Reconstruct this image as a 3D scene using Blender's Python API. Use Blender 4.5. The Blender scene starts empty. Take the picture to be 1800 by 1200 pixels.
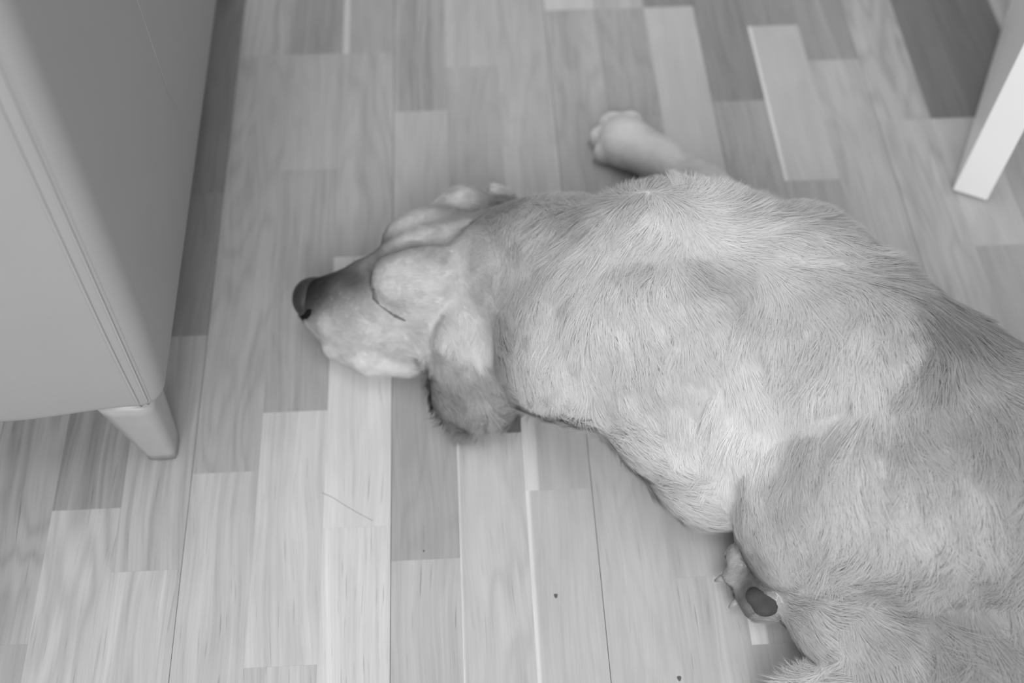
import bpy, math, random
import numpy as np
from mathutils import Vector, Matrix, kdtree

# ---------------------------------------------------------------- camera, world, light, exposure
sc = bpy.context.scene
F_PX = 2026.67                                    # focal length in pixels of the 1800 x 1200 frame
CAM = np.array([0.09385, 0.0, 1.08212])           # camera 1.08 m above the floor
ROT = np.array([[0.9986456, 0.04148956, -0.03139406],
                [-0.05192409, 0.8329763, -0.55086692],
                [0.00329528, 0.55175093, 0.83400243]])
cam_d = bpy.data.cameras.new('camera')
cam_d.sensor_width = 36.0
cam_d.lens = F_PX / 1800 * 36.0
cam_d.clip_start = 0.02
cam_d.dof.use_dof = True
cam_d.dof.focus_distance = 1.06
cam_d.dof.aperture_fstop = 2.5
cam = bpy.data.objects.new('camera', cam_d)
m4 = Matrix([list(ROT[i]) + [CAM[i]] for i in range(3)] + [[0, 0, 0, 1]])
cam.matrix_world = m4
sc.collection.objects.link(cam)
sc.camera = cam

world = bpy.data.worlds.new('world')
sc.world = world
world.use_nodes = True
bg = world.node_tree.nodes['Background']
bg.inputs[0].default_value = (1, 1, 1, 1)
bg.inputs[1].default_value = 0.46


def area(name, loc, target, sx, sy, power):
    l = bpy.data.lights.new(name, 'AREA')
    l.shape = 'RECTANGLE'
    l.size, l.size_y, l.energy = sx, sy, power
    o = bpy.data.objects.new(name, l)
    o.location = loc
    o.rotation_euler = (Vector(target) - Vector(loc)).to_track_quat('-Z', 'Y').to_euler()
    sc.collection.objects.link(o)
    return o


area('window_daylight', (0.10, -2.30, 2.30), (0.3, 0.8, 0.1), 2.6, 1.6, 104)
area('overhead_fill', (-0.30, 0.95, 2.60), (0.0, 0.85, 0.0), 1.8, 1.8, 20)  # unseen fill, added to brighten the dog's far side and the floor

sc.view_settings.view_transform = 'Standard'
sc.view_settings.look = 'None'
sc.view_settings.gamma = 1.0
sc.view_settings.use_curve_mapping = False
sc.view_settings.exposure = 0.0

rng = np.random.default_rng(7)
random.seed(7)


# ---------------------------------------------------------------- helpers
def W(x, y, z):
    """point at height z that the photograph shows at pixel x, y"""
    d = ROT @ np.array([(x - 900) / F_PX, -(y - 600) / F_PX, -1.0])
    return CAM + d * ((z - CAM[2]) / d[2])


def link(o, parent=None):
    sc.collection.objects.link(o)
    if parent is not None:
        o.parent = parent
        o.matrix_parent_inverse = Matrix.Translation(parent.location).inverted() if parent.rotation_euler.z == 0 \
            else (Matrix.Translation(parent.location) @ parent.rotation_euler.to_matrix().to_4x4()).inverted()
    return o


def mesh_obj(name, verts, faces, mat, parent=None, smooth=False):
    me = bpy.data.meshes.new(name)
    me.from_pydata([tuple(map(float, v)) for v in verts], [], [tuple(map(int, f)) for f in faces])
    me.materials.append(mat)
    if smooth:
        me.polygons.foreach_set('use_smooth', [True] * len(me.polygons))
    me.update()
    return link(bpy.data.objects.new(name, me), parent)


def empty(name, loc, label, cat):
    o = bpy.data.objects.new(name, None)
    o.location = loc
    o.empty_display_size = 0.05
    o['label'] = label
    o['category'] = cat
    sc.collection.objects.link(o)
    return o


def box_data(x0, x1, y0, y1, z0, z1):
    v = [(x0, y0, z0), (x1, y0, z0), (x1, y1, z0), (x0, y1, z0), (x0, y0, z1), (x1, y0, z1), (x1, y1, z1), (x0, y1, z1)]
    f = [(0, 3, 2, 1), (4, 5, 6, 7), (0, 1, 5, 4), (1, 2, 6, 5), (2, 3, 7, 6), (3, 0, 4, 7)]
    return v, f


def bevelled(o, w, seg=3):
    b = o.modifiers.new('bevel', 'BEVEL')
    b.width = w
    b.segments = seg
    b.limit_method = 'ANGLE'
    return o


def tube_data(pts, rad, n=8):
    pts = [np.array(p, float) for p in pts]
    if np.isscalar(rad):
        rad = [rad] * len(pts)
    V, Fc = [], []
    up = np.array([0.13, 0.31, 0.94])
    for i, p in enumerate(pts):
        t = pts[min(i + 1, len(pts) - 1)] - pts[max(i - 1, 0)]
        t /= np.linalg.norm(t)
        a = np.cross(t, up)
        a /= np.linalg.norm(a)
        b = np.cross(t, a)
        for k in range(n):
            th = 2 * math.pi * k / n
            V.append(p + rad[i] * (math.cos(th) * a + math.sin(th) * b))
    for i in range(len(pts) - 1):
        for k in range(n):
            k2 = (k + 1) % n
            Fc.append((i * n + k, i * n + k2, (i + 1) * n + k2, (i + 1) * n + k))
    Fc.append(tuple(range(n))[::-1])
    Fc.append(tuple((len(pts) - 1) * n + k for k in range(n)))
    return V, Fc


class NT:
    """small node-tree builder"""
    def __init__(self, name):
        self.mat = bpy.data.materials.new(name)
        self.mat.use_nodes = True
        self.t = self.mat.node_tree
        self.bsdf = self.t.nodes['Principled BSDF']

    def n(self, typ, **kw):
        nd = self.t.nodes.new(typ)
        for k, v in kw.items():
            setattr(nd, k, v)
        return nd

    def l(self, a, b):
        self.t.links.new(a, b)

    def put(self, sock, v):
        if hasattr(v, 'is_output') or isinstance(v, bpy.types.NodeSocket):
            self.l(v, sock)
        else:
            sock.default_value = v

    def math(self, op, a, b=0.0, c=None, clamp=False):
        nd = self.n('ShaderNodeMath', operation=op, use_clamp=clamp)
        self.put(nd.inputs[0], a)
        self.put(nd.inputs[1], b)
        if c is not None:
            self.put(nd.inputs[2], c)
        return nd.outputs[0]

    def vmath(self, op, a, b):
        nd = self.n('ShaderNodeVectorMath', operation=op)
        self.put(nd.inputs[0], a)
        self.put(nd.inputs[1], b)
        return nd.outputs[0]

    def noise(self, vec, scale=1.0, detail=3.0, rough=0.55, dist=0.0):
        nd = self.n('ShaderNodeTexNoise')
        self.put(nd.inputs['Vector'], vec)
        nd.inputs['Scale'].default_value = scale
        nd.inputs['Detail'].default_value = detail
        nd.inputs['Roughness'].default_value = rough
        nd.inputs['Distortion'].default_value = dist
        return nd.outputs['Fac']

    def ramp(self, v, a, b, c, d, smooth=True):
        nd = self.n('ShaderNodeMapRange', interpolation_type='SMOOTHSTEP' if smooth else 'LINEAR')
        self.put(nd.inputs[0], v)
        for i, x in enumerate((a, b, c, d)):
            nd.inputs[1 + i].default_value = x
        return nd.outputs[0]

    def grey(self, v, gain=(1, 1, 1)):
        nd = self.n('ShaderNodeCombineColor')
        for i in range(3):
            self.l(v, nd.inputs[i])
        return nd.outputs[0]


def simple_mat(name, g, rough, spec=0.5, var=0.06, scale=30.0, bump=0.0, bump_scale=400.0):
    m = NT(name)
    co = m.n('ShaderNodeTexCoord').outputs['Object']
    nz = m.noise(co, scale, 4)
    v = m.math('MULTIPLY', m.math('ADD', m.math('MULTIPLY', m.math('SUBTRACT', nz, 0.5), 2 * var), 1.0), g)
    m.l(m.grey(v), m.bsdf.inputs['Base Color'])
    m.bsdf.inputs['Roughness'].default_value = rough
    m.bsdf.inputs['Specular IOR Level'].default_value = spec
    if bump:
        b = m.n('ShaderNodeBump')
        b.inputs['Strength'].default_value = bump
        b.inputs['Distance'].default_value = 0.001
        m.l(m.noise(co, bump_scale, 3), b.inputs['Height'])
        m.l(b.outputs[0], m.bsdf.inputs['Normal'])
    return m.mat


# ---------------------------------------------------------------- parquet material
def wood_material():
    m = NT('parquet_oak')

    def attr(name):
        nd = m.n('ShaderNodeAttribute')
        nd.attribute_name = name
        return nd
    tone = attr('tone')
    sp = m.n('ShaderNodeSeparateColor')
    m.l(tone.outputs['Color'], sp.inputs[0])
    alb, streak, figure = sp.outputs[0], sp.outputs[1], sp.outputs[2]
    pores = tone.outputs['Alpha']
    luv = attr('luv').outputs['Vector']
    loc = attr('loc').outputs['Vector']
    # wavy distortion of the fibres
    warp = m.noise(m.vmath('MULTIPLY', luv, (9, 2.2, 9)), 1.0, 2)
    wv = m.n('ShaderNodeCombineXYZ')
    m.l(m.math('MULTIPLY', m.math('SUBTRACT', warp, 0.5), 0.05), wv.inputs[0])
    p = m.vmath('ADD', luv, wv.outputs[0])
    fine = m.noise(m.vmath('MULTIPLY', p, (900, 22, 1)), 1.0, 3, 0.6)
    med = m.noise(m.vmath('MULTIPLY', p, (185, 4.5, 1)), 1.0, 4, 0.6)
    wide = m.noise(m.vmath('MULTIPLY', p, (36, 1.6, 1)), 1.0, 2, 0.5)
    # cathedral figure: contour lines of a stretched noise
    fig = m.noise(m.vmath('MULTIPLY', luv, (17, 3.0, 1)), 1.0, 2, 0.5)
    rings = m.math('SINE', m.math('MULTIPLY', m.math('ADD', fig, m.math('MULTIPLY', med, 0.03)), 60.0))
    rings = m.math('POWER', m.math('ADD', m.math('MULTIPLY', rings, 0.5), 0.5), 2.0)
    blot = m.noise(m.vmath('MULTIPLY', luv, (22, 9, 1)), 1.0, 3)
    por = m.ramp(m.noise(m.vmath('MULTIPLY', p, (520, 16, 1)), 1.0, 1.5, 0.5), 0.64, 0.78, 0.0, 1.0)
    c = m.math('MULTIPLY', m.math('SUBTRACT', fine, 0.5), 0.24)
    c = m.math('ADD', c, m.math('MULTIPLY', m.math('SUBTRACT', med, 0.5), m.math('MULTIPLY', streak, 1.05)))
    c = m.math('ADD', c, m.math('MULTIPLY', m.math('SUBTRACT', wide, 0.5), m.math('ADD', m.math('MULTIPLY', streak, 0.45), 0.22)))
    c = m.math('SUBTRACT', c, m.math('MULTIPLY', rings, m.math('MULTIPLY', figure, 0.17)))
    c = m.math('ADD', c, m.math('MULTIPLY', m.math('SUBTRACT', blot, 0.5), 0.22))
    c = m.math('SUBTRACT', c, m.math('MULTIPLY', por, m.math('MULTIPLY', pores, 0.50)))
    v = m.math('MULTIPLY', alb, m.math('ADD', c, 1.0))
    # pale sapwood along one long edge: loc.z carries the width of the pale band, loc.x runs 0..1 across the strip
    ls = m.n('ShaderNodeSeparateXYZ')
    m.l(loc, ls.inputs[0])
    d = m.math('SUBTRACT', ls.outputs[2], ls.outputs[0])
    d = m.math('ADD', d, m.math('MULTIPLY', m.math('SUBTRACT', wide, 0.5), 0.08))
    sap = m.ramp(d, 0.0, 0.05, 0.0, 1.0)
    v = m.math('MULTIPLY', v, m.math('ADD', m.math('MULTIPLY', sap, 0.48), 1.0))
    m.l(m.grey(v), m.bsdf.inputs['Base Color'])
    m.bsdf.inputs['Roughness'].default_value = 0.42
    m.bsdf.inputs['Specular IOR Level'].default_value = 0.35
    b = m.n('ShaderNodeBump')
    b.inputs['Strength'].default_value = 0.12
    b.inputs['Distance'].default_value = 0.0006
    m.l(fine, b.inputs['Height'])
    m.l(b.outputs[0], m.bsdf.inputs['Normal'])
    return m.mat


# ---------------------------------------------------------------- floor: three-strip parquet boards
SW = 0.0693
wood = wood_material()
sub = simple_mat('dark_subfloor_wood', 0.05, 0.8)  # dark subfloor that shows through the board joints
fv, ff = box_data(-1.9, 2.2, -1.1, 2.7, -0.03, -0.012)
floor = mesh_obj('floor', fv, ff, sub)
floor['kind'] = 'structure'

# joints seen in the photograph: column k lies between strip lines k and k+1; (pixel row of each end joint), and
# for every strip from far to near: (brightness in the photograph 0..255, streak, figure, pores, sapwood width)
COLS = {
    -6: ([560, 1135], [(150, .3, .3, .6, 0), (168, .4, .9, .8, 0), (163, .3, .2, .5, 0)]),
    -5: ([470, 895], [(140, .3, .2, .5, 0), (152, 1.1, .0, .9, 0), (189, .2, 1.0, .5, 0)]),
    -4: ([341, 591, 1003], [(132, .5, .3, .4, 0), (138, .4, .4, .3, 0), (168, .9, .0, .4, 0), (180, .8, .2, .5, 0)]),  # two far strips darkened: the armchair's shade is painted into their tone
    -3: ([98, 830], [(172, .9, .0, .4, 0), (168, .4, .6, .2, 0), (180, .6, .1, .7, 0)]),
    -2: ([95, 298, 723, 1171], [(150, .6, .2, .3, 0), (172, .4, .3, .2, 0), (166, .5, .2, .4, 0), (192, .5, .1, .5, 0), (182, .8, .1, 1., 0)]),
    -1: ([93, 450, 926], [(162, .3, .2, .2, .15), (173, .3, .6, .2, 0), (204, .3, .2, .5, 0), (196, .6, .0, .9, 0)]),
    0: ([195, 560, 983], [(158, .9, .3, .4, 0), (176, .3, .3, .2, 0), (158, .4, .4, .2, 0), (173, .5, .1, .8, 0)]),
    1: ([117, 430, 762], [(178, .3, .2, .2, 0), (170, .2, .4, .2, 0), (112, .4, .3, .3, 0), (184, .3, .6, .4, .05)]),
    2: ([256, 560, 860], [(178, .4, .4, .2, 0), (182, .3, .2, .2, 0), (176, .3, .2, .2, .25), (180, .3, .2, .3, .08)]),
    3: ([17, 520], [(190, .2, .1, .2, 0), (170, .4, .7, .3, 0), (183, .3, .3, .5, 0)]),
    4: ([15, 205, 700, 1013], [(176, .6, .1, .3, 0), (164, .4, .5, .3, 0), (160, .3, .2, .3, 0), (180, .3, .2, .4, 0), (178, .5, .0, .8, 0)]),
    5: ([12, 520, 800, 1130], [(140, .4, .3, .3, 0), (184, .15, .1, .1, 0), (176, .3, .3, .3, 0), (176, .3, .2, .4, .25), (172, .4, .1, .6, 0)]),
    6: ([177, 620], [(138, .5, .4, .4, 0), (162, .5, .4, .3, 0), (170, .3, .2, .3, 0)]),
    7: ([45, 316, 800], [(146, .4, .3, .3, 0), (184, .12, .1, .1, .09), (162, .5, .3, .4, 0), (170, .3, .2, .3, 0)]),
    8: ([105, 700], [(150, .6, .2, .3, 0), (176, .6, .4, .2, 0), (170, .4, .3, .3, 0)]),
    9: ([211, 640], [(176, .4, 1.0, .2, 0), (178, .5, .7, .2, 0), (170, .3, .3, .3, 0)]),
    10: ([207, 430], [(122, .5, .3, .3, 0), (186, .3, .3, .2, 0), (168, .2, .2, .2, 0)]),
    11: ([215, 520], [(118, .5, .3, .3, 0), (172, .4, .3, .2, 0), (165, .3, .2, .2, 0)]),
}


def px_y_on_line(k, row):
    """Y on the floor of the point where image row `row` crosses the middle of column k"""
    X = (k + 0.5) * SW
    lo, hi = -200.0, 2400.0
    for _ in range(50):
        mid = (lo + hi) / 2
        if W(mid, row, 0.0)[0] < X:
            lo = mid
        else:
            hi = mid
    return float(W(lo, row, 0.0)[1])


def srgb(v):
    v = v / 255.0
    return v / 12.92 if v <= 0.04045 else ((v + 0.055) / 1.055) ** 2.4


FLOOR_GAIN = 0.95
Y_FAR, Y_NEAR = 2.6, -1.0
strips = []                                        # (k, y0, y1, albedo, streak, figure, pores, sap)
rnd = random.Random(11)


def rand_look():
    return (rnd.choice([150, 160, 165, 170, 172, 176, 180, 184, 190, 198, 140]), rnd.uniform(.2, .9), rnd.choice([0, .1, .3, .6, .9]), rnd.uniform(.2, .8), rnd.choice([0, 0, 0, 0, .15]))


def add_random(k, y0, y1):
    """fill a stretch of column k (y0 near, y1 far) with strips of usual length"""
    y = y0
    while y < y1 - 1e-6:
        n = y + rnd.uniform(0.24, 0.46)
        if n > y1 - 0.12:
            n = y1
        strips.append((k, y, n) + rand_look())
        y = n


for k in range(-25, 30):
    if k in COLS:
        rows, looks = COLS[k]
        ys = [px_y_on_line(k, r) for r in rows]
        far_end = max(ys[0] + rnd.uniform(0.18, 0.34), 1.36 + 0.1 * rnd.random())
        near_end = min(ys[-1] - rnd.uniform(0.3, 0.4), 0.24)
        bounds = [far_end] + ys + [near_end]
        for i, lk in enumerate(looks):
            strips.append((k, bounds[i + 1], bounds[i]) + lk)
        add_random(k, far_end, Y_FAR)
        add_random(k, Y_NEAR, near_end)
    else:
        add_random(k, Y_NEAR, Y_FAR)


def strip_geom(s):
    k, y0, y1, b, st, fg, po, sa = s
    gl = 0.00030 if k % 3 == 0 else 0.00002
    gr = 0.00030 if (k + 1) % 3 == 0 else 0.00002
    x0, x1 = k * SW + gl, (k + 1) * SW - gr
    v, f = box_data(x0, x1, y0 + 0.00003, y1 - 0.00003, -0.012, 0.0)
    return v, f


def put_attrs(me, recs):
    """recs: list of (strip, number of vertices)"""
    tone = np.empty((len(me.vertices), 4), np.float32)
    luv = np.empty((len(me.vertices), 3), np.float32)
    loc = np.empty((len(me.vertices), 3), np.float32)
    co = np.empty(len(me.vertices) * 3, np.float32)
    me.vertices.foreach_get('co', co)
    co = co.reshape(-1, 3)
    i = 0
    for s, n in recs:
        k, y0, y1, b, st, fg, po, sa = s
        seed = (k * 7.31 + y0 * 53.7) % 97.0
        tone[i:i + n] = (srgb(b) * FLOOR_GAIN, st, fg, po)
        xl = co[i:i + n, 0] - k * SW
        luv[i:i + n, 0] = xl + seed
        luv[i:i + n, 1] = co[i:i + n, 1] - y0 + seed * 1.7
        luv[i:i + n, 2] = seed * 0.37
        loc[i:i + n, 0] = xl / SW
        loc[i:i + n, 1] = 0
        loc[i:i + n, 2] = sa - 0.06 if sa == 0 else sa
        i += n
    a = me.attributes.new('tone', 'FLOAT_COLOR', 'POINT')
    a.data.foreach_set('color', tone.ravel())
    a = me.attributes.new('luv', 'FLOAT_VECTOR', 'POINT')
    a.data.foreach_set('vector', luv.ravel())
    a = me.attributes.new('loc', 'FLOAT_VECTOR', 'POINT')
    a.data.foreach_set('vector', loc.ravel())


def strip_rank(s):
    cx, cy = (s[0] + .5) * SW, (s[1] + s[2]) / 2
    return math.hypot((cx - 0.14) / 1.25, cy - 0.78)


strips.sort(key=strip_rank)
strip_objs = []
for s in strips[:300]:
    v, f = strip_geom(s)
    o = mesh_obj('parquet_strip', v, f, wood, floor)
    put_attrs(o.data, [(s, 8)])
    strip_objs.append((s, o))
# small dark knots in three of the strips
knot_m = simple_mat('dark_knot_wood', 0.10, 0.6, 0.3, 0.3, 900.0)
for kx, ky, kr in ((977, 1047, .0024), (745, 968, .0011), (1194, 1192, .0026)):
    c = W(kx, ky, 0.0)
    host = next(o for s_, o in strip_objs if s_[0] * SW <= c[0] < (s_[0] + 1) * SW and s_[1] <= c[1] < s_[2])
    ring = [(c[0] + kr * (.75 + .2 * math.sin(3 * a)) * math.cos(a), c[1] + kr * (1.15 + .2 * math.cos(2 * a)) * math.sin(a)) for a in [2 * math.pi * i / 12 for i in range(12)]]
    v = [(x, y, -0.0005) for x, y in ring] + [(x, y, 0.00005) for x, y in ring]
    f = [tuple(range(12))[::-1], tuple(range(12, 24))] + [(i, (i + 1) % 12, 12 + (i + 1) % 12, 12 + i) for i in range(12)]
    mesh_obj('knot', v, f, knot_m, host)
V, Fc, recs = [], [], []
for s in strips[300:]:
    v, f = strip_geom(s)
    b = len(V)
    V += v
    Fc += [tuple(i + b for i in q) for q in f]
    recs.append((s, 8))
o = mesh_obj('outer_parquet', V, Fc, wood, floor)
o['kind'] = 'stuff'
put_attrs(o.data, recs)

# ---------------------------------------------------------------- armchair
leather = simple_mat('pale_leather', 0.335, 0.55, 0.35, 0.04, 14.0, 0.25, 900.0)
leather_seam = simple_mat('leather_seam', 0.36, 0.55, 0.3, 0.03)
thread = simple_mat('seam_thread', 0.36, 0.8, 0.2)
leg_wood = simple_mat('varnished_leg_wood', 0.36, 0.35, 0.5, 0.10, 25.0)


def rounded_block(x0, x1, y0, y1, z0, z1, r_plan, r_edge, bulge=0.0, nz=14, n_arc=8, n_side=10, tuck=0.0):
    """upholstered block: rounded plan, rolled top and bottom edges, faces slightly bulged"""
    def outline(inset, bul):
        pts = []
        X0, X1, Y0, Y1 = x0 + inset, x1 - inset, y0 + inset, y1 - inset
        r = max(r_plan - inset, 0.004)
        cs = [(X1 - r, Y0 + r, -90), (X1 - r, Y1 - r, 0), (X0 + r, Y1 - r, 90), (X0 + r, Y0 + r, 180)]
        ring = []
        for (cx, cy, a0) in cs:
            for i in range(n_arc + 1):
                a = math.radians(a0 + 90 * i / n_arc)
                ring.append((cx + r * math.cos(a), cy + r * math.sin(a)))
        full = []
        for i, p in enumerate(ring):
            full.append(p)
            q = ring[(i + 1) % len(ring)]
            if math.hypot(q[0] - p[0], q[1] - p[1]) > 0.06:
                for j in range(1, n_side):
                    t = j / n_side
                    px, py = p[0] + (q[0] - p[0]) * t, p[1] + (q[1] - p[1]) * t
                    nx, ny = (q[1] - p[1]), -(q[0] - p[0])
                    ln = math.hypot(nx, ny)
                    e = bul * 4 * t * (1 - t)
                    full.append((px + nx / ln * e, py + ny / ln * e))
        return full
    rings = []
    prof = []
    for i in range(7):
        a = math.pi / 2 * i / 6
        prof.append((z0 + r_edge * (1 - math.sin(a)), r_edge * (1 - math.cos(a))))
    prof = [(z0 + r_edge * (1 - math.cos(math.pi / 2 * i / 6)), r_edge * (1 - math.sin(math.pi / 2 * i / 6))) for i in range(7)]
    for i in range(1, nz):
        prof.append((z0 + r_edge + (z1 - z0 - 2 * r_edge) * i / nz, 0.0))
    prof += [(z1 - r_edge + r_edge * math.sin(math.pi / 2 * i / 6), r_edge * (1 - math.cos(math.pi / 2 * i / 6))) for i in range(7)]
    for (z, ins) in prof:
        t = (z - z0) / (z1 - z0)
        b = bulge * 4 * t * (1 - t)
        tk = tuck * max(0.0, 1 - (z - z0) / 0.18) ** 2
        rings.append([(x, y, z) for x, y in outline(ins + tk, b)])
    n = len(rings[0])
    V = [p for r in rings for p in r]
    Fq = []
    for i in range(len(rings) - 1):
        for k in range(n):
            k2 = (k + 1) % n
            Fq.append((i * n + k, i * n + k2, (i + 1) * n + k2, (i + 1) * n + k))
    Fq.append(tuple(range(n))[::-1])
    Fq.append(tuple((len(rings) - 1) * n + k for k in range(n)))
    return V, Fq


SX1, SY0 = -0.203, 0.570                            # outer side and front of the armchair
chair = empty('armchair', (-0.62, 0.95, 0), 'pale leather armchair on short tapered wooden legs beside the dog', 'armchair')
v, f = rounded_block(-0.40, SX1, SY0, 1.36, 0.112, 0.66, 0.030, 0.016, 0.006, 16, 8, 10, 0.007)


def settle(vs):
    """front leans back a little; the bottom edge sags away from the corner"""
    out = []
    for x, y, z in vs:
        e = min(max((-0.235 - x) / 0.13, 0), 1)
        e = e * e * (3 - 2 * e) * max(0.0, 1 - (z - 0.112) / 0.2)
        out.append((x, y + 0.07 * (z - 0.112) - 0.006 * e, z - 0.009 * e))
    return out


v = settle(v)
arm = mesh_obj('arm', v, f, leather, chair, True)
v, f = rounded_block(-1.034, -0.84, SY0, 1.36, 0.112, 0.66, 0.030, 0.016, 0.006, 16, 8, 10, 0.007)
mesh_obj('arm', v, f, leather, chair, True)
v, f = rounded_block(-0.845, -0.395, SY0 + 0.004, 1.34, 0.114, 0.33, 0.020, 0.02, 0.003)
mesh_obj('seat_base', v, f, leather, chair, True)
v, f = rounded_block(-0.838, -0.402, SY0 + 0.012, 1.15, 0.33, 0.47, 0.04, 0.04, 0.01)
mesh_obj('seat_cushion', v, f, leather, chair, True)
v, f = rounded_block(-1.02, -0.22, 1.14, 1.38, 0.13, 0.92, 0.06, 0.05, 0.01)
mesh_obj('backrest', v, f, leather, chair, True)


def leg_geom(tx, ty, bx, by, zt):
    V, Fq = [], []
    n = 20
    for i in range(9):
        t = i / 8
        z = zt * (1 - t)
        w = 0.0275 * (1 - t) + 0.0150 * t
        if t == 1:
            z = 0.0
        cx, cy = tx + (bx - tx) * t, ty + (by - ty) * t
        for k in range(n):
            a = 2 * math.pi * k / n + math.pi / 4
            c, s_ = math.cos(a), math.sin(a)
            e = 7.0
            rr = (abs(c) ** e + abs(s_) ** e) ** (-1 / e)
            V.append((cx + w * rr * c, cy + w * rr * s_, z))
    for i in range(8):
        for k in range(n):
            k2 = (k + 1) % n
            Fq.append((i * n + k2, i * n + k, (i + 1) * n + k, (i + 1) * n + k2))
    Fq.append(tuple(range(n)))
    Fq.append(tuple(8 * n + k for k in range(n))[::-1])
    return V, Fq


for (tx, ty, bx, by) in ((-0.2490, 0.6040, -0.2400, 0.5985), (-0.990, 0.6000, -0.998, 0.5985), (-0.2460, 1.325, -0.238, 1.330), (-0.990, 1.325, -0.998, 1.330)):
    v, f = leg_geom(tx, ty, bx, by, 0.117)
    mesh_obj('leg', v, f, leg_wood, chair, True)

# double seam along the front corner of the arm, with its stitches
def corner_pt(z, off):
    tk = 0.007 * max(0.0, 1 - (z - 0.112) / 0.18) ** 2
    ed = 0.016
    ins = tk + (ed * (1 - math.sqrt(max(0, 1 - (1 - (z - 0.112) / ed) ** 2))) if z < 0.112 + ed else 0)
    r = max(0.030 - ins, .004)
    cx, cy = SX1 - ins - r, SY0 + ins + r
    a = math.radians(-90 + off)
    return (cx + (r + 0.0002) * math.cos(a), cy + (r + 0.0002) * math.sin(a) + 0.07 * (z - 0.112), z)


zs = np.linspace(0.117, 0.63, 40)
for off, rad in ((4, 0.0016), (24, 0.0013)):
    v, f = tube_data([corner_pt(z, off) for z in zs], rad, 8)
    mesh_obj('seam', v, f, leather_seam, arm, True)


def on_plane(px, py, axis, val):
    z = 0.3
    for _ in range(60):
        z -= (W(px, py, z)[axis] - val) / ((W(px, py, z + 1e-3)[axis] - W(px, py, z)[axis]) / 1e-3)
    return W(px, py, z)


v, f = tube_data([on_plane(x, y, 0, SX1 + 0.0050) for x, y in ((230, -30), (248, 20), (268, 80), (292, 150), (316, 204))], [.0002, .0004, .0004, .0003, .0001], 6)
mesh_obj('seam', v, f, leather_seam, arm, True)
V, Fq = [], []
z = 0.120
while z < 0.62:
    v, f = tube_data([corner_pt(z, 32), corner_pt(z + 0.0022, 32)], 0.00045, 5)
    b = len(V)
    V += v
    Fq += [tuple(i + b for i in q) for q in f]
    z += 0.0042
o = mesh_obj('stitching', V, Fq, thread, arm, True)
o['kind'] = 'stuff'

# ---------------------------------------------------------------- white desk with panel legs
white = simple_mat('white_lacquer', 0.93, 0.35, 0.5, 0.01)
glide_m = simple_mat('grey_plastic', 0.2, 0.5)
e2 = np.array([0.4523, 0.8919])
ang = math.atan2(e2[1], e2[0]) - math.pi / 2       # rotation of the desk about Z
desk = empty('white_desk', (0.687, 0.908, 0), 'white desk on thick panel legs standing behind the dog', 'desk')
desk.rotation_euler = (0, 0, ang)
ca, sa_ = math.cos(ang), math.sin(ang)


def D(vs):
    return [(0.687 + ca * x - sa_ * y, 0.908 + sa_ * x + ca * y, z) for x, y, z in vs]


for name, b in (('side_panel', (0, 0.042, 0, 0.62, 0.004, 0.705)), ('side_panel', (1.20, 1.242, 0, 0.62, 0.004, 0.705)),
                ('desk_top', (-0.10, 1.342, -0.012, 0.66, 0.705, 0.742)), ('back_panel', (0.042, 1.20, 0.56, 0.582, 0.35, 0.705))):
    v, f = box_data(*b)
    bevelled(mesh_obj(name, D(v), f, white, desk), 0.0015, 2)
for gx in (0.021, 1.221):
    for gy in (0.03, 0.59):
        v, f = tube_data(D([(gx, gy, 0.0), (gx, gy, 0.0045)]), 0.010, 14)
        mesh_obj('glide', v, f, glide_m, desk)

#DOG
# ---------------------------------------------------------------- dog: one continuous body grown from a smooth-blended field
GRID = 0.0036
ORG = np.array([-0.150, 0.150, -0.008])
DIM = (336, 250, 96)                                # 1.21 x 0.90 x 0.345 m
gx = (ORG[0] + GRID * np.arange(DIM[0]))[:, None, None].astype(np.float32)
gy = (ORG[1] + GRID * np.arange(DIM[1]))[None, :, None].astype(np.float32)
gz = (ORG[2] + GRID * np.arange(DIM[2]))[None, None, :].astype(np.float32)
field = np.full(DIM, 0.2, np.float32)


def sub_block(lo, hi, pad):
    a = np.maximum(np.floor((np.array(lo) - pad - ORG) / GRID).astype(int), 0)
    b = np.minimum(np.ceil((np.array(hi) + pad - ORG) / GRID).astype(int) + 1, DIM)
    return tuple(slice(int(p), int(max(q, p))) for p, q in zip(a, b))


def blend(s, d, k, cut=False):
    f = field[s]
    if cut:
        d = -d
        h = np.clip(0.5 - 0.5 * (f - d) / k, 0, 1)
        field[s] = f * (1 - h) + d * h + k * h * (1 - h)
    else:
        h = np.clip(0.5 + 0.5 * (f - d) / k, 0, 1)
        field[s] = f * (1 - h) + d * h - k * h * (1 - h)


def limb(pts, k=0.025, cut=False):
    """chain of tapered capsules; pts = [(point, radius), ...]"""
    for (a, ra), (b, rb) in zip(pts[:-1], pts[1:]):
        a, b = np.array(a, float), np.array(b, float)
        s = sub_block(np.minimum(a - ra, b - rb), np.maximum(a + ra, b + rb), 0.06)
        x, y, z = gx[s[0]], gy[:, s[1]], gz[:, :, s[2]]
        ab = b - a
        t = ((x - a[0]) * ab[0] + (y - a[1]) * ab[1] + (z - a[2]) * ab[2]) / max(ab @ ab, 1e-9)
        t = np.clip(t, 0, 1)
        d = np.sqrt((x - a[0] - t * ab[0]) ** 2 + (y - a[1] - t * ab[1]) ** 2 + (z - a[2] - t * ab[2]) ** 2) - (ra + (rb - ra) * t)
        blend(s, d, k, cut)


def frame(zdir, xdir):
    z = np.array(zdir, float)
    z /= np.linalg.norm(z)
    x = np.array(xdir, float)
    x -= z * (x @ z)
    x /= np.linalg.norm(x)
    return np.array([x, np.cross(z, x), z])


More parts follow.
